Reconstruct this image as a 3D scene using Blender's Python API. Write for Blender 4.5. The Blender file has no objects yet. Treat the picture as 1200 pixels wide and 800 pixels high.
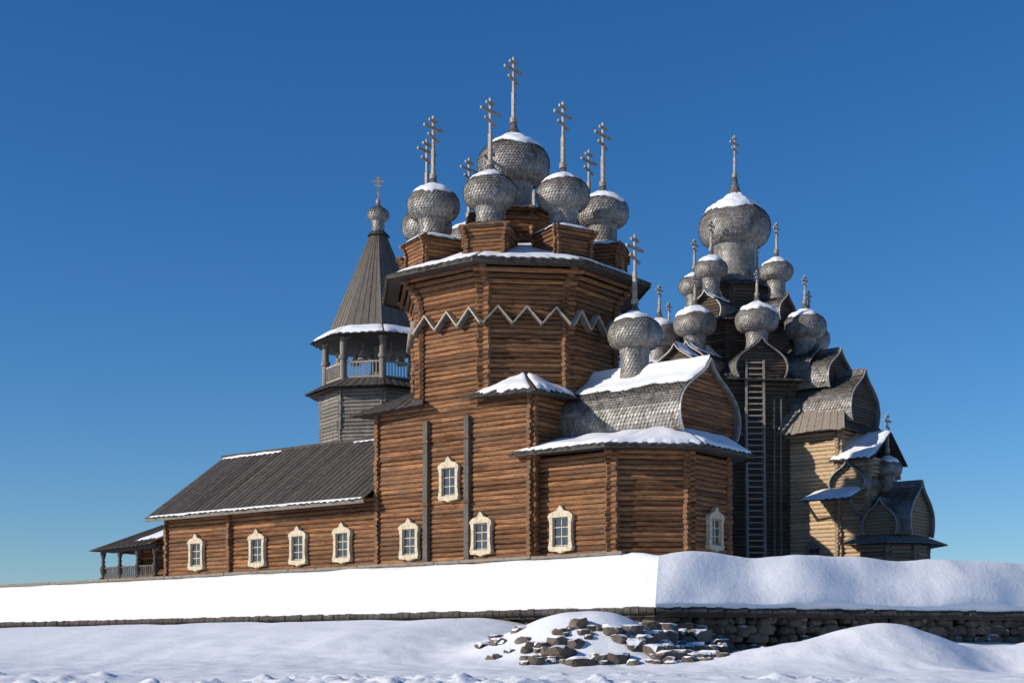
import bpy, math, random, bmesh
from mathutils import Vector, noise
random.seed(7)
R_ = random.random
def U(a,b): return a+(b-a)*random.random()
def nz(x,y,z=0.0): return noise.noise(Vector((x,y,z)))
def sstep(a,b,x):
    t=max(0.0,min(1.0,(x-a)/(b-a))); return t*t*(3-2*t)
def lerp(a,b,t): return a+(b-a)*t
scene=bpy.context.scene

# ------------------------------------------------------------ mesh builder
class MB:
    def __init__(s): s.v=[]; s.f=[]; s.c=[]; s.sm=[]
    def add(s,vs,fs,col=(0.5,0,0),smooth=False):
        o=len(s.v); s.v.extend([tuple(p) for p in vs])
        for f in fs:
            s.f.append(tuple(i+o for i in f)); s.c.append(col); s.sm.append(smooth)
    def cyl(s,p0,p1,r,n=8,col=(0.5,0,0),r1=None):
        p0=Vector(p0);p1=Vector(p1); d=(p1-p0).normalized()
        a=Vector((0,0,1)) if abs(d.z)<0.9 else Vector((1,0,0))
        e=d.cross(a).normalized(); g=d.cross(e).normalized()
        if r1 is None: r1=r
        vs=[]
        for P,rr in ((p0,r),(p1,r1)):
            for i in range(n):
                t=2*math.pi*i/n; vs.append(P+e*(rr*math.cos(t))+g*(rr*math.sin(t)))
        s.add(vs,[(i,(i+1)%n,n+(i+1)%n,n+i) for i in range(n)],col,True)
        s.add(vs[:n],[tuple(range(n))],(col[0],col[1],1.0)); s.add(vs[n:],[tuple(range(n-1,-1,-1))],(col[0],col[1],1.0))
    def beam(s,p0,p1,w,h,col=(0.5,0,0),up=(0,0,1)):
        p0=Vector(p0);p1=Vector(p1); d=(p1-p0).normalized(); up=Vector(up)
        if abs(d.dot(up))>0.95: up=Vector((0,1,0))
        e=d.cross(up).normalized(); g=e.cross(d).normalized()
        vs=[P+e*(a*w/2)+g*(b*h/2) for P in (p0,p1) for a,b in ((-1,-1),(1,-1),(1,1),(-1,1))]
        s.add(vs,[(0,1,2,3),(7,6,5,4),(0,4,5,1),(1,5,6,2),(2,6,7,3),(3,7,4,0)],col)
    def slab(s,A,B,C,D,th,col=(0.5,0,0)):
        A,B,C,D=[Vector(p) for p in (A,B,C,D)]
        n=(B-A).cross(D-A)
        if n.length<1e-6: n=(C-B).cross(A-B)
        n.normalize()
        if n.z<0: n=-n
        vs=[A,B,C,D]+[p+n*th for p in (A,B,C,D)]
        s.add(vs,[(3,2,1,0),(4,5,6,7),(0,1,5,4),(1,2,6,5),(2,3,7,6),(3,0,4,7)],col)
    def planks(s,A,B,C,D,n,th=0.06,jag=0.08,tone=0.0):
        A,B,C,D=[Vector(p) for p in (A,B,C,D)]
        nn=(B-A).cross(D-A)
        if nn.length<1e-6: nn=(C-B).cross(A-B)
        nn.normalize()
        if nn.z<0: nn=-nn
        for i in range(n):
            a=i/n; b=(i+1)/n
            off=nn*(0.03*(i%2)+U(0,0.015))
            lo=A.lerp(B,a); lo2=A.lerp(B,b); hi=D.lerp(C,a); hi2=D.lerp(C,b)
            e=(lo-hi); e=e.normalized()*U(0,jag) if e.length>0.01 else Vector((0,0,0))
            s.slab(lo+e+off,lo2+e+off,hi2+off,hi+off,th,(R_(),tone,0))
    def grid(s,f,nu,nv,col=(0.5,0,0),smooth=True,closeu=False):
        vs=[f(i/nu,j/nv) for j in range(nv+1) for i in range(nu+(0 if closeu else 1))]
        w=nu if closeu else nu+1; fs=[]
        for j in range(nv):
            for i in range(nu):
                a=j*w+i; b=j*w+((i+1)%w if closeu else i+1)
                fs.append((a,b,b+w,a+w))
        s.add(vs,fs,col,smooth)
    def lathe(s,x,y,prof,n=10,col=(.5,0,0)):
        k=len(prof)-1
        s.grid(lambda u,v:(x+prof[int(round(v*k))][1]*math.cos(6.28319*u),y+prof[int(round(v*k))][1]*math.sin(6.28319*u),prof[int(round(v*k))][0]),n,k,col,True)
    def obj(s,name,mat,parent=None):
        me=bpy.data.meshes.new(name); me.from_pydata(s.v,[],s.f); me.update()
        at=me.color_attributes.new("rnd",'FLOAT_COLOR','CORNER')
        buf=[]
        for f,c in zip(s.f,s.c): buf.extend((c[0],c[1],c[2],1.0)*len(f))
        at.data.foreach_set("color",buf)
        me.polygons.foreach_set("use_smooth",s.sm)
        me.materials.append(mat)
        o=bpy.data.objects.new(name,me); scene.collection.objects.link(o)
        if parent: o.parent=parent
        return o
def empty(name,loc,rotz=0):
    e=bpy.data.objects.new(name,None); e.location=loc; e.rotation_euler=(0,0,rotz)
    scene.collection.objects.link(e); return e

# ------------------------------------------------------------ materials
def newmat(name,rough=0.85):
    m=bpy.data.materials.new(name); m.use_nodes=True
    nt=m.node_tree; b=nt.nodes['Principled BSDF']; b.inputs['Roughness'].default_value=rough
    b.inputs['Specular IOR Level'].default_value=0.25
    return m,nt,b
def N(nt,t,**k):
    n=nt.nodes.new(t)
    for a,v in k.items(): setattr(n,a,v)
    return n
def noise_n(nt,scale3,scale=1.0,detail=6,rough=0.6):
    tc=N(nt,'ShaderNodeTexCoord'); mp=N(nt,'ShaderNodeMapping'); mp.inputs['Scale'].default_value=scale3
    nt.links.new(tc.outputs['Object'],mp.inputs['Vector'])
    n=N(nt,'ShaderNodeTexNoise'); n.inputs['Scale'].default_value=scale; n.inputs['Detail'].default_value=detail
    n.inputs['Roughness'].default_value=rough
    nt.links.new(mp.outputs['Vector'],n.inputs['Vector']); return n.outputs['Fac']
def mixc(nt,fac,a,b,mode='MIX'):
    m=N(nt,'ShaderNodeMix',data_type='RGBA',blend_type=mode)
    for idx,v in ((0,fac),(6,a),(7,b)):
        if isinstance(v,(int,float)): m.inputs[idx].default_value=v
        elif isinstance(v,tuple): m.inputs[idx].default_value=v+(1,)
        else: nt.links.new(v,m.inputs[idx])
    return m.outputs[2]
def math_n(nt,op,a,b=0.0,clamp=False):
    m=N(nt,'ShaderNodeMath',operation=op,use_clamp=clamp)
    for i,v in enumerate((a,b)):
        if isinstance(v,(int,float)): m.inputs[i].default_value=v
        else: nt.links.new(v,m.inputs[i])
    return m.outputs[0]
def attr(nt):
    a=N(nt,'ShaderNodeAttribute',attribute_name='rnd'); s=N(nt,'ShaderNodeSeparateColor')
    nt.links.new(a.outputs['Color'],s.inputs[0]); return s.outputs
def bump(nt,b,h,st,dist=0.05):
    n=N(nt,'ShaderNodeBump'); n.inputs['Strength'].default_value=st; n.inputs['Distance'].default_value=dist
    nt.links.new(h,n.inputs['Height']); nt.links.new(n.outputs[0],b.inputs['Normal'])
def remap(nt,v,a,b,c=0.0,d=1.0):
    m=N(nt,'ShaderNodeMapRange'); nt.links.new(v,m.inputs[0])
    for i,x in enumerate((a,b,c,d)): m.inputs[i+1].default_value=x
    return m.outputs[0]

def wood_mat(name,dark,light,pale,grey,sc=(1.1,1.1,16),gfac=0.6):
    m,nt,b=newmat(name,0.8)
    at=attr(nt)
    n1=noise_n(nt,sc,1.0,8,0.65); n2=noise_n(nt,(0.35,0.35,0.5),1.0,4); n3=noise_n(nt,(4,4,30),1.0,3)
    n4=noise_n(nt,(sc[0]*.5,sc[1]*.5,sc[2]*.5),1.0,2)
    f=math_n(nt,'ADD',math_n(nt,'MULTIPLY',remap(nt,n1,0.3,0.7),0.4),math_n(nt,'MULTIPLY',at[0],0.6),True)
    f=math_n(nt,'MULTIPLY',f,remap(nt,n4,.35,.6,.4,1.0))
    c=mixc(nt,f,dark,light)
    c=mixc(nt,math_n(nt,'MULTIPLY',remap(nt,n2,0.44,0.66),gfac),c,grey)
    c=mixc(nt,at[1],c,pale)
    c=mixc(nt,math_n(nt,'MULTIPLY',remap(nt,n3,0.54,0.68),0.75),c,(dark[0]*.45,dark[1]*.45,dark[2]*.45))
    c=mixc(nt,math_n(nt,'MULTIPLY',at[2],0.5),c,grey)
    nt.links.new(c,b.inputs['Base Color']); bump(nt,b,n1,0.6,0.05)
    return m
M_log=wood_mat('weathered_log',(0.045,0.018,0.008),(0.47,0.225,0.098),(0.46,0.33,0.20),(0.16,0.095,0.055),gfac=.5)
M_logg=wood_mat('grey_log',(0.040,0.030,0.022),(0.17,0.128,0.092),(0.66,0.48,0.29),(0.11,0.088,0.070))
M_plank=wood_mat('roof_plank',(0.030,0.026,0.022),(0.13,0.112,0.095),(0.40,0.34,0.27),(0.08,0.073,0.065),(5,5,1.4))
M_board=wood_mat('grey_board',(0.12,0.105,0.09),(0.34,0.30,0.26),(0.62,0.53,0.40),(0.22,0.20,0.18),(6,6,1.0))
def shingle_mat():
    m,nt,b=newmat('aspen_shingle',0.45)
    b.inputs['Specular IOR Level'].default_value=0.55
    at=attr(nt); n1=noise_n(nt,(9,9,3),1.0,5); n2=noise_n(nt,(0.9,0.9,0.9),1.0,4); n3=noise_n(nt,(2.2,2.2,.7),1.0,5)
    f=math_n(nt,'ADD',math_n(nt,'MULTIPLY',n1,0.6),math_n(nt,'MULTIPLY',at[0],0.44),True)
    c=mixc(nt,f,(0.07,0.062,0.054),(0.42,0.395,0.36))
    c=mixc(nt,math_n(nt,'MULTIPLY',remap(nt,n2,0.46,0.66),0.6),c,(0.14,0.108,0.078))
    c=mixc(nt,math_n(nt,'MULTIPLY',remap(nt,n3,0.52,0.66),0.6),c,(0.06,0.052,0.044))
    nt.links.new(c,b.inputs['Base Color']); bump(nt,b,n1,0.3,0.03); return m
M_sh=shingle_mat()
def snow_mat(name,fine=True):
    m,nt,b=newmat(name,0.55)
    n1=noise_n(nt,(1,1,1),0.7,8,0.62); n2=noise_n(nt,(1,1,1),7,6,0.7)
    n3=noise_n(nt,(1,1,1),45,3,0.7)
    c=mixc(nt,remap(nt,n1,0.3,0.7),(0.80,0.815,0.845) if fine else (.76,.78,.82),(0.88,0.882,0.888) if fine else (.84,.845,.855))
    nt.links.new(c,b.inputs['Base Color'])
    h=math_n(nt,'ADD',math_n(nt,'MULTIPLY',n1,0.8),math_n(nt,'ADD',math_n(nt,'MULTIPLY',n2,0.28),math_n(nt,'MULTIPLY',n3,0.08)))
    bump(nt,b,h,0.40,0.16 if fine else 0.10)
    return m
M_snow=snow_mat('snow_ground'); M_rsnow=snow_mat('roof_snow',False)
def cream():
    m,nt,b=newmat('cream_paint',0.6); n=noise_n(nt,(3,3,3),2,5)
    nt.links.new(mixc(nt,remap(nt,n,0.35,0.75),(0.62,0.54,0.39),(0.32,0.26,0.17)),b.inputs['Base Color']); return m
M_cream=cream()
def glass():
    m,nt,b=newmat('window_glass',0.08); n=noise_n(nt,(2,2,2),1,3)
    nt.links.new(mixc(nt,n,(0.015,0.018,0.024),(0.09,0.10,0.12)),b.inputs['Base Color'])
    b.inputs['Specular IOR Level'].default_value=0.7; return m
M_glass=glass()
def crossm():
    m,nt,b=newmat('cross_wood',0.55); n=noise_n(nt,(3,3,3),2,4)
    nt.links.new(mixc(nt,remap(nt,n,0.35,0.7),(0.36,0.32,0.28),(0.15,0.12,0.095)),b.inputs['Base Color'])
    return m
M_cross=crossm()
def rock():
    m,nt,b=newmat('fieldstone',0.85); at=attr(nt)
    n=noise_n(nt,(2.5,2.5,2.5),1.5,8,0.7); n2=noise_n(nt,(1.5,1.5,1.5),1.6,4)
    c=mixc(nt,math_n(nt,'ADD',math_n(nt,'MULTIPLY',remap(nt,n,0.3,0.7),0.5),math_n(nt,'MULTIPLY',at[0],0.5),True),(0.04,0.031,0.025),(0.21,0.17,0.135))
    g=N(nt,'ShaderNodeNewGeometry'); s=N(nt,'ShaderNodeSeparateXYZ'); nt.links.new(g.outputs['Normal'],s.inputs[0])
    f=math_n(nt,'ADD',s.outputs[2],math_n(nt,'MULTIPLY',math_n(nt,'SUBTRACT',n2,0.5),1.2))
    f=math_n(nt,'MULTIPLY',remap(nt,f,0.58,0.68),at[1])
    c=mixc(nt,f,c,(0.84,0.845,0.86))
    nt.links.new(c,b.inputs['Base Color']); bump(nt,b,n,0.8,0.08); return m
M_rock=rock()

# ------------------------------------------------------------ parts
def edge_logs(mb,p,q,z,r,ext,tone=0.0):
    d=Vector((q[0]-p[0],q[1]-p[1],0)); L=d.length; d.normalize()
    e0=ext+U(-.07,.07); e1=ext+U(-.07,.07); j=U(-.018,.018); k=U(-.018,.018); rr=r*U(.92,1.05)
    tt=lambda: max(0,min(1,tone+U(-.15,.15))) if tone>0 else 0
    A=(p[0]-d.x*e0,p[1]-d.y*e0,z+j); B=(q[0]+d.x*e1,q[1]+d.y*e1,z+k)
    if L>9 :
        t=U(.3,.7); Mx=tuple(lerp(A[i],B[i],t) for i in range(3))
        mb.cyl(A,Mx,rr,8,(R_(),tt(),0)); mb.cyl(Mx,B,rr*U(.96,1.03),8,(R_(),tt(),0))
    else: mb.cyl(A,B,rr,8,(R_(),tt(),0))
def log_ring(mb,pts,z,r=0.16,ext=0.32,tone=0.0,skip=()):
    n=len(pts)
    for i in range(n):
        if i in skip: continue
        edge_logs(mb,pts[i],pts[(i+1)%n],z+(r*0.85 if i%2 else 0),r,ext,tone)
def log_walls(mb,pts,z0,z1,sp=0.29,r=0.16,ext=0.32,tone=0.0,skip=()):
    z=z0
    while z<z1: log_ring(mb,pts,z,r,ext,tone(z) if callable(tone) else tone,skip); z+=sp
def octp(a,rot=22.5,cx=0,cy=0):
    Rr=a/math.cos(math.pi/8)
    return [(cx+Rr*math.cos(math.radians(rot+45*k)),cy+Rr*math.sin(math.radians(rot+45*k))) for k in range(8)]
def rect(x0,x1,y0,y1): return [(x0,y0),(x1,y0),(x1,y1),(x0,y1)]
def frm(ox,oy,phi):
    c,s=math.cos(phi),math.sin(phi)
    return lambda a,b,z: Vector((ox+a*c-b*s,oy+a*s+b*c,z))
def shingles(mb,f,nu,nv,lift=0.05,wrap=False):
    def nrm(u,v):
        e=1e-3; p=f(u,v); a=f(u+e,v)-p; b=f(u,min(v+e,1.0))-p
        if b.length<1e-9: b=p-f(u,v-e)
        n=a.cross(b)
        if n.length<1e-12: return Vector((0,0,1))
        return n.normalized()
    mb.grid(lambda u,v: f(u,v),min(nu,36),min(nv,24),(0.05,0,0),True)
    for j in range(nv):
        v0=j/nv
        for i in range(nu+(0 if wrap else 1)):
            st=0.5 if j%2 else 0.0
            u0=(i-st)/nu; u1=(i+1-st)/nu
            if not wrap:
                u0=max(0,min(1,u0)); u1=max(0,min(1,u1))
                if u1-u0<1e-4: continue
            um=(u0+u1)/2; g=(u1-u0)*0.05; u0+=g; u1-=g
            vt=min(1.0,v0+1.2/nv); vm=v0+U(.3,.45)/nv
            L=lift*U(.7,1.4)
            n=nrm(um,min(v0+0.5/nv,0.999))
            vs=[f(u0,vm)+n*L,f(um,v0+U(-.08,.08)/nv)+n*(L*1.15),f(u1,vm)+n*L,f(u1,vt)+n*0.01,f(u0,vt)+n*0.01]
            mb.add(vs,[(0,1,2,3,4)],(R_(),0,0))
PROF=[(-.59,.60),(-.54,.74),(-.42,.90),(-.24,.98),(0,1.0),(.17,.96),(.32,.86),(.45,.70),(.55,.53),(.65,.38),(.78,.25),(.93,.165),(1.12,.105),(1.32,.065),(1.5,.04)]
def resample(P,n):
    L=[0]
    for i in range(1,len(P)): L.append(L[-1]+math.hypot(P[i][0]-P[i-1][0],P[i][1]-P[i-1][1]))
    def f(t):
        t=max(0,min(1,t))*L[-1]
        for i in range(1,len(P)):
            if t<=L[i]+1e-9:
                k=(t-L[i-1])/(L[i]-L[i-1]); return (lerp(P[i-1][0],P[i][0],k),lerp(P[i-1][1],P[i][1],k))
        return P[-1]
    return f
PF=resample(PROF,0)
def cross(mb,cx,cy,z0,z1,bar=(0,1)):
    H=z1-z0; b=Vector((bar[0],bar[1],0)); c=Vector((cx,cy,0))
    w=0.06+0.012*H
    up=Vector((0,0,1))
    mb.beam(c+up*z0,c+up*(z0+H*.45),w*1.9,w*1.9,(.5,0,0))
    mb.beam(c+up*(z0+H*.4),c+up*z1,w*1.25,w*1.25,(.5,0,0))
    for hz,wd,sl in ((.80,.46,0),(.92,.20,0),(.64,.26,.08)):
        a=c-b*(H*wd/2)+up*(z0+H*(hz+sl/2)); d=c+b*(H*wd/2)+up*(z0+H*(hz-sl/2))
        mb.beam(a,d,w*1.2,w*1.5,(.5,0,0))
    mb.cyl(c+up*(z0-.15),c+up*(z0+.15),w*2.2,8)
def onion(ms,mn,mc,cx,cy,zc,R,dr,zd,tipf,zx,snow=1.0,bar=(0,1)):
    def f(u,v):
        t,r=PF(v)
        if t>.5: t=.5+(t-.5)*(tipf-.5)/(1.0)
        a=2*math.pi*u
        return Vector((cx+r*R*math.cos(a),cy+r*R*math.sin(a),zc+t*R))
    nu=max(18,int(2*math.pi*R/0.21)); nv=max(12,int(2.8*R/0.165))
    shingles(ms,f,nu,nv,0.032+0.006*R,True)
    zt=zc-.56*R
    def g(u,v):
        a=2*math.pi*u; k=1+0.16*max(0,(v-.75)/.25)+.14*max(0,(.3-v)/.3)
        return Vector((cx+dr*k*math.cos(a),cy+dr*k*math.sin(a),lerp(zd,zt,v)))
    shingles(ms,g,max(12,int(2*math.pi*dr/0.2)),max(3,int((zt-zd)/.19)),0.035,True)
    ms.cyl((cx,cy,zt-.05),(cx,cy,zt+.06),R*.63,20,(.2,0,0))
    sd=R_()*50; n=48
    if snow>0:
        ph=U(0,6.28)
        def h(u,v):
            a=2*math.pi*u
            b0=0.545-0.06*snow+.055*math.cos(a-ph)+0.08*nz(math.cos(a)*1.6+sd,math.sin(a)*1.6,sd)+.045*nz(math.cos(a)*6+sd,math.sin(a)*6,3)
            b1=.78+.03*nz(math.cos(a)*3,math.sin(a)*3,sd)
            vv=lerp(b0,b1,v); p=f(u,vv)
            e=f(u,vv+.002)-p; t=Vector((-math.sin(a),math.cos(a),0)); nn=t.cross(e).normalized()
            thick=(0.04+0.04*R*snow)*(math.sin(math.pi*min(1,v*1.0+.02))**0.5)
            thick*=0.75+.7*nz(p.x*2.2,p.y*2.2,p.z*2.2+sd)
            return p+nn*(max(0.0,thick)+ (0.05 if 0<v<1 else 0.0))
        mn.grid(h,n,8,(0.5,0,0),True)
    ztip=zc+tipf*R
    mc.cyl((cx,cy,ztip-.15),(cx,cy,ztip+.12),0.09,8)
    cross(mc,cx,cy,ztip-.1,zx,bar)
BP=[(1.0,0),(1.09,.10),(1.14,.24),(1.12,.38),(1.0,.52),(.80,.64),(.56,.74),(.33,.83),(.15,.92),(0.0,1.06)]
BF=resample(BP,0)
def bochka(ms,ml,mn,ox,oy,phi,a0,a1,w,z0,h,snow=True,tone=0.0):
    F=frm(ox,oy,phi)
    for sgn in (1,-1):
        def f(u,v,sgn=sgn):
            b,t=BF(v); a=lerp(a0,a1,u if sgn<0 else 1-u)
            return F(a,sgn*b*w,z0+t*h)
        Ls=2.0*max(w,h)
        shingles(ms,f,max(3,int((a1-a0)/.24)),max(7,int(Ls/.24)),0.055,False)
        if snow:
            sd=R_()*30
            v0=0.52 if sgn<0 else .58
            def g(u,v,sgn=sgn,sd=sd):
                b0=v0+.10*nz(u*6+sd,0,sd)+.05*nz(u*25,1,sd)
                vv=lerp(b0,1.0,v); b,t=BF(vv); b2,t2=BF(min(1,vv+.01)); 
                nb,nt_=(t2-t)*h,-(b2-b)*w
                l=math.hypot(nb,nt_) or 1; nb/=l; nt_/=l
                if vv>=.985: nb,nt_=0,1
                th=.12 if 0<v else 0.0
                if v>0 and 0<u<1: th*=.85+.6*nz(u*8+sd,v*4)
                if u in(0,1) and v<.99: th=0.0
                aa=lerp(a0+.02,a1-.02,u if sgn<0 else 1-u)
                return F(aa,sgn*(b*w+nb*th),z0+t*h+nt_*th+.03)
            mn.grid(g,max(6,int((a1-a0)/.2)),8,(0.5,0,0),True)
    z=z0+.12
    while z<z0+h*.97:
        t=(z-z0)/h; lo=0.0
        for i in range(60):
            b,tt=BF(i/59)
            if tt>=t: lo=b; break
        ml.cyl(F(a1-.45,-lo*w,z),F(a1-.45,lo*w,z),.14,6,(R_(),tone,0)); z+=.25
    for sgn in (1,-1):
        pr=None
        for i in range(19):
            b,t=BF(i/18); P=F(a1+.02,sgn*(b*w-.02),z0+t*h-.05)
            if pr is not None: ms.beam(pr,P,.08,.18,(.9,0,0),up=(F(1,0,0)-F(0,0,0)))
            pr=P
def snowq(mn,A,B,C,D,th=.16,nu=20,nv=8,inset=.04,edge=.06,full_top=False):
    A,B,C,D=[Vector(p) for p in (A,B,C,D)]; sd=R_()*40
    nn=(B-A).cross(D-A)
    if nn.length<1e-6: nn=(C-B).cross(A-B)
    nn.normalize()
    if nn.z<0: nn=-nn
    def f(u,v):
        uu=inset+(1-2*inset)*u; v0=edge*(nz(u*7+sd,0,0)+.7*nz(u*23+sd,0,4)+.6)
        vv=lerp(v0,1.0 if full_top else .98,v)
        p=(A.lerp(B,uu)).lerp(D.lerp(C,uu),vv)
        t=th*(min(1,5*u,5*(1-u)))**.4*(1 if v>0 else 0)*(1 if (v<1 or full_top) else .3)
        t*=.8+.9*nz(p.x*.8+sd,p.y*.8,p.z)
        return p+nn*(.10 if (0<v and 0<u<1) else .05)+nn*max(0,t)
    mn.grid(f,nu,nv,(.5,0,0),True)
def window(mf,mg,O,d,n,z0,w=1.05,h=1.55,fw=.30):
    O=Vector((O[0],O[1],0)); d=Vector((d[0],d[1],0)).normalized(); n=Vector((n[0],n[1],0)).normalized()
    P=lambda a,b,z: O+d*a+n*b+Vector((0,0,z))
    def plate(pts,b0,b1,mb=mf,col=(.5,0,0)):
        k=len(pts); vs=[P(a,b0,z) for a,z in pts]+[P(a,b1,z) for a,z in pts]
        mb.add(vs,[tuple(range(k)),tuple(range(2*k-1,k-1,-1))]+[(i,(i+1)%k,k+(i+1)%k,k+i) for i in range(k)],col)
    W=w/2; T=z0+h
    plate([(-W,z0),(W,z0),(W,T),(-W,T)],.02,.08,mg)
    for sg in (-1,1):
        plate([(sg*W,z0-.02),(sg*(W+fw),z0-.02),(sg*(W+fw*.72),z0+h*.25),(sg*(W+fw*.72),z0+h*.8),(sg*(W+fw),T),(sg*W,T)],.0,.28)
    plate([(-W-fw*1.15,T+.003),(W+fw*1.15,T+.003),(W+fw*.95,T+.16),(W+fw*.25,T+.30),(W*.42,T+.40),(.14,T+.56),(0,T+.70),(-.14,T+.56),(-W*.42,T+.40),(-W-fw*.25,T+.30),(-W-fw*.95,T+.16)],.0,.31)
    plate([(-W-fw*1.1,z0-.023),(-W-fw*.8,z0-.26),(-W*.5,z0-.30),(0,z0-.40),(W*.5,z0-.30),(W+fw*.8,z0-.26),(W+fw*1.1,z0-.023)],.0,.30)
    s=.05
    for a in (-W+s/2,0,W-s/2): plate([(a-s/2,z0+.003),(a+s/2,z0+.003),(a+s/2,T-.003),(a-s/2,T-.003)],.083,.12)
    for k in (0.03,.34,.66,.97):
        z=z0+h*k; plate([(-W,z-s/2),(W,z-s/2),(W,z+s/2),(-W,z+s/2)],.084,.115)

GZ=4.1
# ============================================================ NINE-DOMED CHURCH
ROT=math.radians(-38)
ch=empty('wooden_church',(0.1,92,0),ROT)
ml=MB(); ms=MB(); mn=MB(); mc=MB(); mp=MB(); mf=MB(); mg=MB(); mz=MB()
log_walls(ml,rect(-6,6,-6,6),GZ-.2,15.0)
z=15.0
while z<20.9: log_ring(ml,octp(6.02),z,.16,.42); z+=.29
k=0
while z<22.75:
    log_ring(ml,octp(6.05+.035*k*k),z,.16,.42); z+=.28; k+=1
oc=octp(6.32)
for i in range(8):
    a=Vector(oc[i]+(0,)); b=Vector(oc[(i+1)%8]+(0,)); n=3
    out=((a+b)/2).normalized()
    for j in range(n):
        p=a.lerp(b,j/n); q=a.lerp(b,(j+.5)/n); r=a.lerp(b,(j+1)/n)
        for s_,e_ in ((p,q),(r,q)):
            lo=s_+Vector((0,0,19.45))+out*.10; hi=e_+Vector((0,0,20.45))+out*.02
            mz.beam(lo,hi,.50,.08,(.6+.4*R_(),.6,0),up=(0,0,1))
            mz.beam(lo-Vector((0,0,.10))-out*.02,hi-Vector((0,0,.10))-out*.02,.36,.06,(.2,0,0),up=(0,0,1))
ea=octp(8.1); ia=octp(2.4)
for i in range(8):
    A=ea[i]+(22.75,); B=ea[(i+1)%8]+(22.75,); C=ia[(i+1)%8]+(25.2,); D=ia[i]+(25.2,)
    mp.planks(A,B,C,D,22,.08,.16)
    snowq(mn,A,B,C,D,.13,40,10,.0,.05)
    mp.beam(Vector(A)-Vector((0,0,.08)),Vector(B)-Vector((0,0,.08)),.08,.16,(.3,0,0))
o2=octp(7.2); 
for i in range(8):
    mp.add([ea[i]+(22.70,),ea[(i+1)%8]+(22.70,),o2[(i+1)%8]+(22.66,),o2[i]+(22.66,)],[(0,1,2,3)],(.2,0,0))
log_walls(ml,octp(2.3),24.6,27.5,.26,.14,.25)
e2=octp(2.9); 
for i in range(8):
    A=e2[i]+(27.35,); B=e2[(i+1)%8]+(27.35,); C=(0.9*math.cos(math.radians(22.5+45*(i+1))),.9*math.sin(math.radians(22.5+45*(i+1))),28.1); D=(0.9*math.cos(math.radians(22.5+45*i)),.9*math.sin(math.radians(22.5+45*i)),28.1)
    mp.planks(A,B,C,D,8,.05,.08)
onion(ms,mn,mc,0,0,31.0,2.28,1.12,27.9,1.25,37.75,1.3)
for k_ in range(8):
    t=math.radians(24+45*k_); x=5.75*math.cos(t); y=5.75*math.sin(t)
    c,s=math.cos(t),math.sin(t); hw=1.12
    z=23.2
    while z<25.1:
        h_=hw+(.0 if z<24.4 else (z-24.4)*.35)
        pts=[(x+c*a-s*b,y+s*a+c*b) for a,b in ((-h_,-h_),(h_,-h_),(h_,h_),(-h_,h_))]
        log_ring(ml,pts,z,.125,.26,.0); z+=.225
    h_=1.5; hi=.85
    for q in range(4):
        cs=[(-1,-1),(1,-1),(1,1),(-1,1)]
        a=cs[q]; b=cs[(q+1)%4]
        P=lambda cc,hh,zz: (x+c*cc[0]*hh-s*cc[1]*hh,y+s*cc[0]*hh+c*cc[1]*hh,zz)
        A=P(a,h_,25.05);B=P(b,h_,25.05);C=P(b,hi,25.42);D=P(a,hi,25.42)
        mp.planks(A,B,C,D,7,.04,.06)
        if R_()<.5: snowq(mn,A,B,C,D,.04,8,4,.05,.3)
    onion(ms,mn,mc,x,y,27.5+U(-.06,.06),1.6,.84,25.25,1.13,33.0+U(-.1,.1),U(.7,1.4))
for q in range(4):
    t=math.pi/2*q; c,s=math.cos(t),math.sin(t)
    r2=lambda p: (p[0]*c-p[1]*s,p[0]*s+p[1]*c,p[2])
    A=r2((7.3,-7.3,14.75)); B=r2((1.5,-6.95,15.0)); C=r2((6.95,-1.5,15.0)); T=r2((3.95,-3.95,16.6))
    for (p,q2) in ((B,A),(A,C)):
        mp.planks(p,q2,T,T,16,.06,.08)
        if q!=3: snowq(mn,p,q2,T,T,.16,18,8,.04,.2,True)
    mp.add([A,B,C],[(0,1,2)],(.2,0,0))
for s_ in (-1.85,1.4):
    mp.beam((s_,-6.26,GZ-.2),(s_,-6.26,14.1),.36,.28,(.75,.1,0))
    for zz in (5.5,9,12.8): ml.beam((s_-.3,-6.45,zz),(s_+.3,-6.45,zz),.08,.12,(.2,0,0))
log_walls(ml,rect(-26.6,-6,-6,6),GZ-.2,9.7,skip=(1,))
log_walls(ml,[(-19.8,-6),(-19.8,6)],GZ-.06,9.7,ext=.42)
mp.planks((-27.6,-7.2,9.55),(-6.15,-7.2,9.55),(-6.15,0,14.6),(-27.6,0,14.6),78,.07,.14)
mp.planks((-27.6,7.2,9.55),(-6.15,7.2,9.55),(-6.15,0,14.6),(-27.6,0,14.6),78,.07,.12)
mp.beam((-27.7,0,14.72),(-6.2,0,14.72),.34,.2,(.4,0,0))
mp.beam((-27.6,-7.22,9.45),(-6.15,-7.22,9.45),.12,.22,(.9,.3,0))
mp.add([(-26.6,-6,9.7),(-26.6,6,9.7),(-26.6,0,14.4)],[(0,1,2)],(.4,0,0))
def strip(x0,x1,y0,y1,z0,z1,th,n): 
    snowq(mn,(x0,y0,z0),(x1,y0,z0),(x1,y1,z1),(x0,y1,z1),th,n,4,.0,.35)
strip(-27.5,-6.3,-7.26,-7.02,9.52,9.67,.05,140)
strip(-27.6,-21,-.28,-.02,14.41,14.62,.04,40)
strip(-14,-9,-.22,-.02,14.48,14.62,.02,30)
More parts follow.
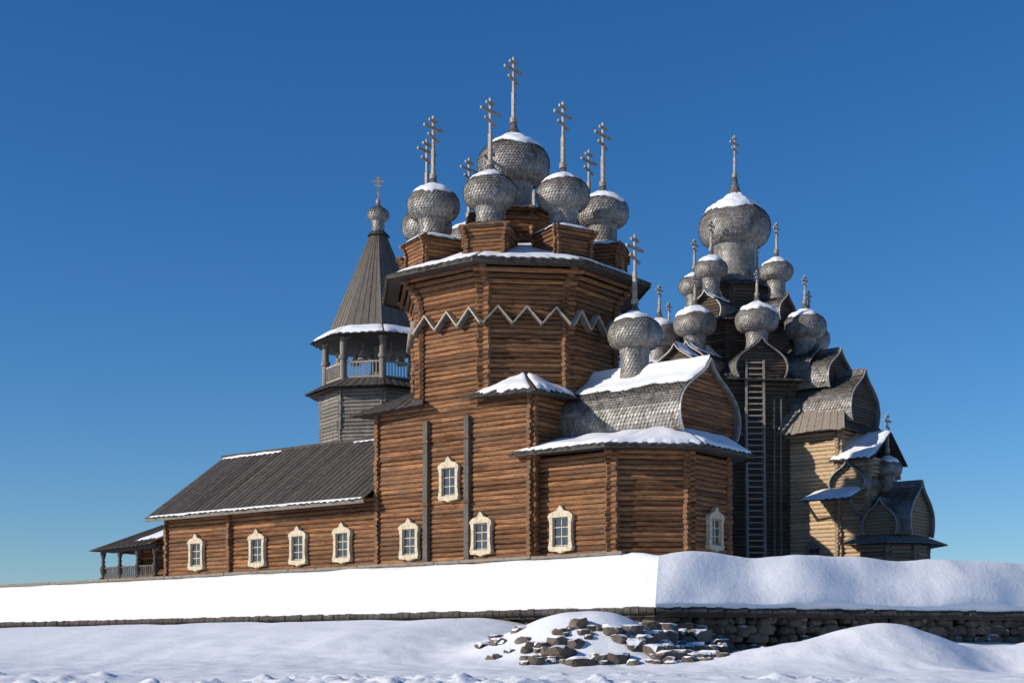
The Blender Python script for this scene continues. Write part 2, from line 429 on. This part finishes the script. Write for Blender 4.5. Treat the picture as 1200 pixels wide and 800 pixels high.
# west porch: hipped roof on dark carved posts in front of a log inner wall
mp.planks((-35,-6.6,7.6),(-27.7,-6.6,7.85),(-27.7,-1.5,10.0),(-33.2,-1.5,9.7),30,.06,.1)
mp.planks((-35,6.6,7.6),(-35,-6.6,7.6),(-33.2,-1.5,9.7),(-33.2,1.5,9.7),36,.06,.1)
mp.planks((-35,6.6,7.6),(-27.7,6.6,7.85),(-27.7,1.5,10.0),(-33.2,1.5,9.7),30,.06,.1)
mp.slab((-33.2,-1.5,9.7),(-27.7,-1.5,10.0),(-27.7,1.5,10.0),(-33.2,1.5,9.7),.1)
snowq(mn,(-31.2,-5.9,8.0),(-28.0,-5.9,8.12),(-28.0,-2.6,9.5),(-30.0,-2.6,9.4),.12,16,6,.03,.1)
TP=[(GZ-.2,.13),(5.4,.13),(5.45,.19),(5.6,.19),(5.7,.10),(5.95,.20),(6.2,.26),(6.45,.20),(6.65,.10),(6.75,.15),(6.85,.15),(6.95,.10),(7.15,.16),(7.35,.21),(7.55,.18),(7.8,.12)]
for x_ in (-34.3,-32.3,-30.2,-28.2):
    for y_ in (-5.9,5.9):
        mp.lathe(x_,y_,TP,12,(.5,0,0))
        mp.beam((x_,y_,7.3),(x_+.6,y_,7.75),.12,.12,(.5,0,0))
mp.beam((-34.5,-5.9,7.62),(-28,-5.9,7.72),.2,.26,(.2,0,0))
for zz in (5.6,6.35): mp.beam((-34.3,-5.9,zz),(-28.2,-5.9,zz),.12,.12,(.5,.1,0))
x_=-34.1
while x_<-28.3:
    mp.beam((x_,-5.9,5.4),(x_,-5.9,6.3),.14,.04,(R_(),.0,0)); x_+=.24
log_walls(ml,rect(-32.6,-26.9,-3.6,3.6),GZ-.2,8.6,ext=.25)
log_walls(ml,rect(-34.3,-28.2,-5.9,5.9),GZ-.2,5.4,ext=.25)
for s_,zb in ((-23.2,6.1),(-16.95,6.1),(-13.0,6.1),(-8.95,6.1),(-3.2,6.05),(2.5,6.1),(0,9.45)):
    window(mf,mg,(s_,-6.12),(1,0),(0,-1),zb,1.05,1.55 if zb<9 else 1.65,.27)
ap=[(6,-5.3),(11.1,-5.3),(14.2,-2.2),(14.2,2.2),(11.1,5.3),(6,5.3)]
z=GZ-.2
while z<11.35:
    log_ring(ml,ap,z,.16,.36,skip=(5,)); z+=.29
outer=[(4.9,-6.7),(11.6,-6.7),(15.6,-2.75),(15.6,2.75),(11.6,6.7),(4.9,6.7)]
inner=[(6.0,-3.0),(12.4,-3.0),(13.9,-2.4),(13.9,2.4),(12.4,3.0),(6.0,3.0)]
for i in range(5):
    A=outer[i]+(11.45,);B=outer[i+1]+(11.45,);C=inner[i+1]+(12.6,);D=inner[i]+(12.6,)
    nb=max(8,int((Vector(B)-Vector(A)).length/.28))
    mp.planks(A,B,C,D,nb,.07,.14); snowq(mn,A,B,C,D,.17,44,10,.0,.07)
    mp.beam(Vector(A)-Vector((0,0,.06)),Vector(B)-Vector((0,0,.06)),.08,.16,(.3,0,0))
mp.add([p+(11.4,) for p in outer],[tuple(range(6))],(.2,0,0))
window(mf,mg,(7.8,-5.42),(1,0),(0,-1),6.1,1.1,1.65,.29)
window(mf,mg,(14.34,.2),(0,1),(1,0),6.2,1.1,1.5,.28)
bochka(ms,ml,mn,0,0,0,5.9,14.3,3.0,12.5,4.2)
onion(ms,mn,mc,9.15,0,19.05,1.62,.82,16.2,1.2,24.9,1.1)
ml.obj('log_walls',M_log,ch); ms.obj('shingled_domes_and_barrel_roof',M_sh,ch); mn.obj('roof_snow',M_rsnow,ch)
mc.obj('crosses',M_cross,ch); mp.obj('plank_roofs_and_porch',M_plank,ch); mf.obj('window_frames',M_cream,ch); mg.obj('window_panes',M_glass,ch)
mz.obj('zigzag_frieze',M_board,ch)

# ============================================================ MANY-DOMED CHURCH
ct=empty('wooden_church.001',(17.96,117,0),ROT)
ml=MB(); ms=MB(); mn=MB(); mc=MB(); mp=MB(); mf=MB(); mg=MB()
tone=lambda z: .8 if z<16.9 else 0.0
log_walls(ml,octp(6.2),GZ-.2,19.6,.31,.175,.32,0.0)
z=19.6;k=0
while z<20.9: log_ring(ml,octp(6.2+.05*k*k),z,.17,.34); z+=.3;k+=1
def octroof(a0,z0,a1,z1,nb,th=.12,snow=True):
    e=octp(a0); i_=octp(a1)
    for i in range(8):
        A=e[i]+(z0,);B=e[(i+1)%8]+(z0,);C=i_[(i+1)%8]+(z1,);D=i_[i]+(z1,)
        mp.planks(A,B,C,D,nb,.06,.14)
        if snow: snowq(mn,A,B,C,D,th,16,6,.0,.2)
octroof(7.6,20.6,4.0,22.4,16,.06,False)
for q in range(8):
    t=math.radians(45*q); c,s=math.cos(t),math.sin(t)
    bochka(ms,ml,mn,0,0,t,3.0,7.45,1.8,20.9,2.9,q in (3,4,5,6))
    onion(ms,mn,mc,6.2*c,6.2*s,25.5,1.66,.80,23.1,1.2,29.3+U(-.2,.2),U(1.0,1.8))
log_walls(ml,octp(3.8),21,26.0,.28,.15,.25)
octroof(4.6,25.8,2.0,27.2,10,.06,False)
for q in range(4):
    t=math.radians(90*q); c,s=math.cos(t),math.sin(t)
    bochka(ms,ml,mn,0,0,t,1.5,4.7,1.3,26.1,2.2,q in(2,3))
    onion(ms,mn,mc,3.75*c,3.75*s,30.2,1.30,.66,27.9,1.25,34.0,1.1)
log_walls(ml,octp(2.2),26,29.2,.28,.14,.22)
octroof(2.7,29.1,1.4,29.8,6,.05,False)
onion(ms,mn,mc,0,0,34.4,2.86,1.6,29.6,1.45,41.7,1.7)
for q in range(4):
    t=math.radians(90*q); F=frm(0,0,t)
    pts=[tuple(F(a,b,0))[:2] for a,b in ((6.2,-2.55),(10.2,-2.55),(10.2,2.55),(6.2,2.55))]
    log_walls(ml,pts,GZ-.2,15.9,.31,.175,.3,tone,skip=(3,))
    z=15.9;k=0
    while z<16.9:
        g=.06*k*k
        pts=[tuple(F(a,b,0))[:2] for a,b in ((6.2,-2.55-g),(10.2+g,-2.55-g),(10.2+g,2.55+g),(6.2,2.55+g))]
        log_ring(ml,pts,z,.17,.3,.5,skip=(3,)); z+=.3;k+=1
    for sg in (-1,1):
        A=F(5.8,sg*3.9,16.6);B=F(11.4,sg*3.9,16.6);C=F(10.4,sg*1.9,18.6);D=F(5.8,sg*1.9,19.6)
        mp.planks(A,B,C,D,18,.06,.2,tone=.6)
        if q!=0: snowq(mn,A,B,C,D,.12,16,5,.05,.2)
    mp.planks(F(11.4,-4.0,16.6),F(11.4,4.0,16.6),F(10.4,2.4,17.6),F(10.4,-2.4,17.6),20,.06,.12)
    bochka(ms,ml,mn,0,0,t,5.8,11.2,2.3,17.4,4.0,snow=(q in (2,3)))
    bochka(ms,ml,mn,0,0,t,5.8,9.2,2.0,20.2,3.1,snow=(q in (2,3)))
    if q!=0:
        pts=[tuple(F(a,b,0))[:2] for a,b in ((10.2,-2.2),(13.2,-2.2),(13.2,2.2),(10.2,2.2))]
        log_walls(ml,pts,GZ-.2,11.5,.31,.175,.3,tone,skip=(3,))
        bochka(ms,ml,mn,0,0,t,10.0,13.9,2.3,11.5,3.3)
log_walls(ml,rect(10.2,12.4,-2.3,2.3),GZ-.2,13.4,.31,.17,.28,.7,skip=(3,))
for sg in (-1,1):
    A=(9.7,sg*3.05,14.3);B=(13.3,sg*3.05,14.3);C=(13.3,0,16.5);D=(9.7,0,16.5)
    mp.planks(A,B,C,D,12,.06,.08); snowq(mn,A,B,C,D,.18,16,8,.0,.05,True)
log_walls(ml,rect(10.2,12.7,-2.5,2.5),13.4,14.4,.3,.16,.26,.6,skip=(3,))
bochka(ms,ml,mn,11.3,0,-math.pi/2,0,3.4,1.25,12.1,2.1,False,.5)
A,B,C,D=(8.3,-5.2,11.2),(12.4,-5.2,11.2),(12.4,-2.5,12.2),(8.3,-2.5,12.2)
mp.planks(A,B,C,D,14,.06,.1); snowq(mn,A,B,C,D,.26,16,8,.0,.05)
for x_ in (8.6,12.1): mp.beam((x_,-4.7,11.25),(x_,-2.6,10.0),.16,.16,(.7,.5,0))
ap=[(12.4,-2.6),(14.2,-2.6),(15.6,-1.2),(15.6,1.2),(14.2,2.6),(12.4,2.6)]
log_walls(ml,ap,GZ-.2,8.0,.31,.17,.28,.4,skip=(5,))
ou=[(11.2,-3.9),(14.7,-3.9),(16.9,-1.7),(16.9,1.7),(14.7,3.9),(11.2,3.9)]
inn=[(11.2,-2.1),(14.0,-2.1),(15.0,-1.0),(15.0,1.0),(14.0,2.1),(11.2,2.1)]
for i in range(5):
    mp.planks(ou[i]+(8.0,),ou[i+1]+(8.0,),inn[i+1]+(8.8,),inn[i]+(8.8,),12,.07,.1,tone=.5)
mp.add([p+(7.97,) for p in ou],[tuple(range(6))],(.2,0,0))
bochka(ms,ml,mn,0,0,0,12.0,15.7,2.0,8.7,3.9,False,.4)
bochka(ms,ml,mn,13.7,0,-math.pi/2,0,3.0,1.2,8.7,2.6,False,.4)
ml.cyl((13.0,0,11.8),(13.0,0,12.9),.55,12,(.5,.3,0))
onion(ms,mn,mc,13.0,0,13.9,1.08,.5,12.4,1.3,18.0,1.0)
window(mf,mg,(8.4,-2.70),(1,0),(0,-1),6.7,.9,1.2,.14)
ml.obj('log_walls',M_logg,ct); ms.obj('shingled_domes_and_barrel_roofs',M_sh,ct); mn.obj('roof_snow',M_rsnow,ct)
mc.obj('crosses',M_cross,ct); mp.obj('plank_roofs',M_plank,ct); mf.obj('window_frames',M_board,ct); mg.obj('window_panes',M_glass,ct)

# ============================================================ BELL TOWER
bt=empty('bell_tower',(-10.6,115,0),0)
ml=MB(); ms=MB(); mn=MB(); mc=MB(); mp=MB(); mb_=MB()
def op(R,r0=10): return [(R*math.cos(math.radians(r0+45*k)),R*math.sin(math.radians(r0+45*k))) for k in range(8)]
log_walls(ml,rect(-4.4,4.4,-4.4,4.4),GZ-.3,11,.31,.17,.3)
z=11
while z<20.3: log_ring(mb_,op(4.45),z,.16,.22,0); z+=.29
def oroof(R0,z0,R1,z1,nb,sn,th):
    a=op(R0);b=op(R1)
    for i in range(8):
        A=a[i]+(z0,);B=a[(i+1)%8]+(z0,);C=b[(i+1)%8]+(z1,);D=b[i]+(z1,)
        mp.planks(A,B,C,D,nb,.06,.1)
        if sn: snowq(mn,A,B,C,D,th,14,5,.0,.05)
oroof(5.7,20.25,4.2,21.05,14,False,.1)
o5=op(5.5); mp.add([p+(20.2,) for p in o5],[tuple(range(8))],(.3,0,0)); mp.add([p+(20.95,) for p in op(4.4)],[tuple(range(8))],(.3,0,0))
PV=op(4.15)
for i in range(8):
    p=PV[i]; q=PV[(i+1)%8]
    mb_.cyl((p[0],p[1],20.9),(p[0],p[1],24.8),.28,8,(.6,0,0),r1=.25)
    mb_.cyl((p[0],p[1],22.6),(p[0],p[1],22.9),.36,8,(.6,0,0))
    mb_.beam(p+(22.35,),q+(22.35,),.12,.16,(.7,.2,0)); mb_.beam(p+(21.2,),q+(21.2,),.12,.14,(.7,.2,0))
    mb_.beam(p+(24.55,),q+(24.55,),.26,.4,(.6,0,0))
    for j in range(1,12):
        x_=lerp(p[0],q[0],j/12); y_=lerp(p[1],q[1],j/12); mb_.beam((x_,y_,21.2),(x_,y_,22.3),.09,.09,(.7,.3,0))
    for a_,b_ in ((p,q),(q,p)):
        v=Vector((b_[0]-a_[0],b_[1]-a_[1],0)).normalized()
        mb_.beam(Vector((a_[0],a_[1],23.9)),Vector((a_[0],a_[1],24.5))+v*.6,.12,.14,(.7,0,0))
mb_.cyl((0,0,20.9),(0,0,25),.3,8)
for a_ in (0,72,144,216,288):
    x_,y_=1.9*math.cos(math.radians(a_+20)),1.9*math.sin(math.radians(a_+20))
    mc.cyl((x_,y_,22.9),(x_,y_,23.5),.42,14,(.3,0,0),r1=.22); mc.cyl((x_,y_,23.5),(x_,y_,23.7),.22,12,(.3,0,0),r1=.1); mc.cyl((x_,y_,23.7),(x_,y_,24.9),.04,6)
oroof(5.3,24.3,3.85,25.15,13,True,.11)
mp.add([p+(24.28,) for p in op(5.2)],[tuple(range(8))],(.2,0,0))
a=op(3.9); b=op(.55)
for i in range(8):
    mp.planks(a[i]+(25.0,),a[(i+1)%8]+(25.0,),b[(i+1)%8]+(33.1,),b[i]+(33.1,),10,.07,.1,tone=.22)
    mp.beam(a[i]+(25.0,),b[i]+(33.1,),.14,.14,(.9,.2,0))
oroof(.85,33.0,.4,33.4,3,False,.1)
onion(ms,mn,mc,0,0,34.75,.85,.46,33.1,1.3,37.75,.0,(1,0))
ml.obj('log_walls',M_logg,bt); ms.obj('shingled_dome',M_sh,bt); mn.obj('roof_snow',M_rsnow,bt); mc.obj('cross_and_bells',M_cross,bt)
mp.obj('tent_roof',M_plank,bt); mb_.obj('belfry_posts_and_railing',M_board,bt)

# ============================================================ LADDER
ld=MB(); lx,ly=18.35,108.6
for dx in (-.66,.66):
    ld.beam((lx+dx,ly,GZ-.2),(lx+dx,ly+1.0,22.1),.15,.15,(.6,.2,0))
    ld.beam((lx+dx,ly+.75,GZ-.2),(lx+dx,ly+1.5,21.0),.12,.12,(.4,.0,0))
z=GZ+.3
while z<22:
    y_=ly+(z-GZ)/17.8
    ld.beam((lx-.66,y_,z),(lx+.66,y_,z),.08,.10,(R_(),.3,0)); z+=.45
z=GZ+1
while z<20:
    y_=ly+(z-GZ)/17.8
    for dx in(-.66,.66): ld.beam((lx+dx,y_,z),(lx+dx,y_+.8,z+.6),.06,.07)
    z+=2.2
for dx in (1.5,2.0): ld.beam((lx+dx,ly+1,GZ-.2),(lx+dx,ly+1.2,19.2),.12,.12,(.0,0,0))
ld.obj('fire_ladder',M_board)

# ============================================================ TERRAIN
K=Vector((4.05,40)); DL=Vector((-.775,.632)); NL=Vector((-.632,-.775)); DR=Vector((.93,.366)); DR.normalize(); NR=Vector((DR.y,-DR.x))
def base(y):
    P=[(-400,-1.8),(0,-1.75),(12,-1.05),(25,-.55),(31,-.42),(36,-.3),(40,-.1),(60,.2),(120,.2),(400,-1.8)]
    for i in range(1,len(P)):
        if y<=P[i][0]: return lerp(P[i-1][1],P[i][1],(y-P[i-1][0])/(P[i][0]-P[i-1][0]))
    return -1.8
def terrain(x,y):
    p=Vector((x,y))-K; dl=p.dot(NL); dr=p.dot(NR); ql=p.dot(DL); qr=p.dot(DR)
    d=max(dl,dr)
    b=base(y)
    r=math.hypot(x,y-60)
    z=lerp(b,-1.8,sstep(110,240,r))
    w=sstep(13,1.2,dl)*sstep(-.5,5.5,ql)*sstep(-3,-.5,dl)
    z=lerp(z,1.02,w)
    w=sstep(4,1,dr)*sstep(0,2,qr); z=lerp(z,lerp(-.05,.35,sstep(1,9,qr)),w)
    g=lambda cx,cy,rx,ry,rot=0,pw=2: math.exp(-abs(((x-cx)*math.cos(rot)+(y-cy)*math.sin(rot))/rx)**pw-abs((-(x-cx)*math.sin(rot)+(y-cy)*math.cos(rot))/ry)**pw)
    z+=1.30*g(1.5,35.9,2.0,1.8,-.1,2.2)+.35*g(2.9,36.0,1.1,1.4)
    z+=.98*g(9.0,34.6,2.0,1.4,.22)+.45*g(6.3,33.6,2.2,1.3)+.6*g(13.4,36,2.6,1.3,.4)-.25*g(11.4,33.2,.9,1.5)
    z+=.5*g(4.3,37.5,1.2,1.1)
    z+=.08*nz(x*.25,y*.25,1)+.05*nz(x*.8,y*.8,2)
    fore=sstep(30.5,26.5,y)*sstep(5,12,y)
    rough=sstep(-.15,.3,nz(x*.2+4,y*.3,9))
    z+=fore*(.15*rough*max(0,nz(x*1.7,y*1.7,3))+.13*rough*max(0,nz(x*3.6,y*3.6,5))**1.0+.07*rough*nz(x*8,y*8,15)+.02*nz(x*1.6,y*4,6))
    z+=.03*sstep(45,30,y)*nz(x*2,y*2,12)
    if d<0:
        e=math.hypot((x-3)/36,(y-104)/27)
        h=lerp(.5,4.1,sstep(1.75,1.0,e))+.06*nz(x*.3,y*.3,8)
        z=lerp(z,h,sstep(0,-1.5,d))
    return z
def axis(a,b,st,far):
    o=[]; x=a
    while x<=b: o.append(x); x+=st
    s=st; x=b
    while x<far: s*=1.25; x+=s; o.append(x)
    s=st; x=a
    while x>-far: s*=1.25; x-=s; o.insert(0,x)
    return o
xs=axis(-13,15,.085,4000); ys=axis(23,40.5,.085,4000)
vs=[(x,y,terrain(x,y)) for y in ys for x in xs]; W=len(xs)
gm=MB(); gm.add(vs,[(j*W+i,j*W+i+1,(j+1)*W+i+1,(j+1)*W+i) for j in range(len(ys)-1) for i in range(W-1)],(.5,0,0),True)
gm.obj('snowy_ground',M_snow)

# ============================================================ FENCE
fe=empty('stone_fence_with_snowy_roof',(0,0,0))
KL=K+DL*70; KR=K+DR*60
mit=(NL+NR); mit=mit/ (mit.dot(NL))
def fpos(side,q,n):
    base_=K+mit*n
    if side==0: e=KL+NL*n; L=70
    else: e=KR+NR*n; L=60
    return base_.lerp(e,q/L)
sn=MB(); wd=MB(); lg=MB(); st=MB()
prof=[(1.42,1.20),(1.50,1.30),(1.46,1.42),(1.30,1.62),(1.05,1.88),(.8,2.12),(.55,2.34),(.3,2.56),(.12,2.72),(-.02,2.80),(-.2,2.80),(-.45,2.6),(-1.0,2.1),(-1.5,1.45),(-1.5,1.2)]
for side,L in ((0,70),(1,60)):
    nq=int(L/.18)
    def f(u,v,side=side,L=L):
        q=u*L; k=int(round(v*(len(prof)-1))); n,z=prof[k]
        amp=(.05 if side==0 else .18)*sstep(0,1.5,q)
        p=fpos(side,q,n)
        m=amp*nz(p.x*.5,p.y*.5,n*.6+side*7)+.02*sstep(0,.6,q)*nz(p.x*2,p.y*2,n*2)
        n2=n; rd=-.10*math.exp(-(q/.35)**2)*(1 if 1<k<12 else 0)   # wind-rounded hip
        if 1<k<13: z+=m+rd; n2=n+m*.6
        elif q>0:
            n2=n+.04*nz(q*1.5,k,3); z+= .05*nz(q*1.2,5,side)+.03*nz(q*5,7,side)
        if side==0 and 8<=k<=10 and q>1: z-=.04
        p=fpos(side,q,n2); return Vector((p.x,p.y,z))
    sn.grid(f,nq,len(prof)-1,(.5,0,0),True)
    P=lambda q,n,z,side=side: Vector((*fpos(side,q,n),z))
    q=0
    while q<L-.25:
        j=U(0,.07); wd.slab(P(q+.01,1.50+j,1.06),P(q+.24,1.50+j,1.06),P(q+.24,.0,2.45),P(q+.01,.0,2.45),.07,(R_(),.0,0)); q+=.25
    wd.beam(P(0,1.36,1.03),P(L,1.36,1.03),.1,.12,(.2,0,0))
    if side==0:
        q=1.2
        while q<L-4:
            l=U(3.2,4); wd.beam(P(q,-.03,2.81+U(-.01,.02)),P(q+l-.04,-.03,2.81+U(-.01,.02)),.2,.09,(R_(),.45,0)); q+=l
    lg.cyl(P(-.3,.85,1.12),P(L,.85,1.12),.12,8,(.2,0,0))
    lg.beam(P(0,.2,.5),P(L,.2,.5),.8,3.2,(.1,0,0))
    q=1
    while q<L: wd.beam(P(q,.9,.85),P(q,1.4,1.02),.10,.10); q+=2
bm=bmesh.new(); bmesh.ops.create_icosphere(bm,subdivisions=2,radius=1.0)
IV=[v.co.copy() for v in bm.verts]; IF=[tuple(v.index for v in f.verts) for f in bm.faces]; bm.free()
def stone(mb,x,y,z,r,sn_=1.0,flat=.7):
    sd=U(0,100); sx,sy,sz=U(.8,1.35),U(.75,1.15),U(.6,.95); a=U(0,6.28); c,s=math.cos(a),math.sin(a); vs=[]
    for v in IV:
        k=1+.45*nz(v.x*1.1+sd,v.y*1.1,v.z*1.1)+.14*nz(v.x*3+sd,v.y*3,v.z*3)
        X,Y,Z=v.x*k*sx*r,v.y*k*sy*r,v.z*k*sz*r
        X=max(-.75*r,min(.8*r,X)); Z=max(-.62*r,min(.58*r,Z))
        vs.append((x+X*c-Y*s,y+X*s+Y*c,z+Z))
    mb.add(vs,IF,(R_(),sn_,0),False)
for side,L in ((1,45),(0,34)):
    q=-.1
    while q<L:
        zz=-.4
        while zz<1.0:
            if not(side==0 and zz<.3 and q>3):
                p=fpos(side,max(0,q+U(-.1,.1)),1.0+U(-.06,.10)-(zz*.05)); stone(st,p.x,p.y,zz+U(-.05,.05),U(.16,.28),.7 if R_()<.4 else 0)
            zz+=.26
        q+=.33
sn.obj('roof_snow',M_snow,fe); wd.obj('roof_boards',M_plank,fe); lg.obj('log_core',M_logg,fe); st.obj('stone_base',M_rock,fe)
# rock pile: stones bared on the lake-side face and right shoulder of the snow mound
rp=MB(); cnt=0; tries=0
placed=[]
while cnt<100 and tries<9000:
    tries+=1
    x=U(.3,4.9); y=U(33.3,37.4); t=terrain(x,y)
    if x<3.2 and y>34.9+.5*nz(x*1.5,1,4): continue
    if x<3.2 and nz(x*.9+3,y*1.1,7)<-.10: continue
    if x>=3.2 and R_()<.35: continue
    if t>.92: continue
    r=U(.11,.36)
    if any((x-a)**2+(y-b)**2<(.60*(r+c))**2 for a,b,c in placed): continue
    placed.append((x,y,r)); stone(rp,x,y,t-r*.02,r,1 if R_()<.8 else 0); cnt+=1
for _ in range(85):
    x=U(3.4,8.2); q=(x-3.4)/4.8; y=lerp(35.0,38.6,R_())+q*1.0
    t=terrain(x,y); r=U(.13,.36)*(1-.35*q)
    if R_()<q*.75: continue
    stone(rp,x,y,t+U(0,.4)*sstep(35.5,38.3,y)+r*.05,r,1 if R_()<.6 else 0)
for _ in range(10):
    x=U(-1.0,.3); y=U(34.0,36.2); r=U(.12,.26); stone(rp,x,y,terrain(x,y)-.04,r,1.0)
rp.obj('rock_pile',M_rock)

# ============================================================ LIGHT / SKY / CAMERA
w=bpy.data.worlds.new("World"); scene.world=w; w.use_nodes=True; nt=w.node_tree
bg=nt.nodes['Background']; sky=nt.nodes.new('ShaderNodeTexSky'); sky.sky_type='NISHITA'; sky.sun_disc=False
SD=Vector((-.95,-.31,0)).normalized(); EL=math.radians(23)
sky.sun_elevation=EL; sky.sun_rotation=math.atan2(SD.x,SD.y); sky.altitude=0; sky.air_density=1.0; sky.dust_density=.0; sky.ozone_density=5
hs=nt.nodes.new('ShaderNodeHueSaturation'); hs.inputs['Saturation'].default_value=1.2
mx=nt.nodes.new('ShaderNodeMix'); mx.data_type='RGBA'; mx.blend_type='MULTIPLY'; mx.inputs[0].default_value=1; mx.inputs[7].default_value=(.86,.96,1.10,1)
nt.links.new(sky.outputs[0],hs.inputs['Color']); nt.links.new(hs.outputs[0],mx.inputs[6]); nt.links.new(mx.outputs[2],bg.inputs['Color']); bg.inputs['Strength'].default_value=0.10
sl=bpy.data.lights.new('sun','SUN'); sl.energy=5.0; sl.angle=math.radians(.5); sl.color=(1,.92,.81)
so=bpy.data.objects.new('sun',sl); scene.collection.objects.link(so)
dirv=Vector((SD.x*math.cos(EL),SD.y*math.cos(EL),math.sin(EL)))
so.rotation_euler=(-dirv).to_track_quat('-Z','Y').to_euler()
cam=bpy.data.cameras.new('camera'); co=bpy.data.objects.new('camera',cam); scene.collection.objects.link(co)
co.location=(0,0,0); co.rotation_euler=(math.radians(90),0,0)
cam.sensor_width=36; cam.lens=51; cam.shift_y=365/1200; cam.clip_end=10000; cam.clip_start=.1
scene.camera=co
scene.view_settings.view_transform='Standard'; scene.view_settings.look='None'; scene.view_settings.exposure=0
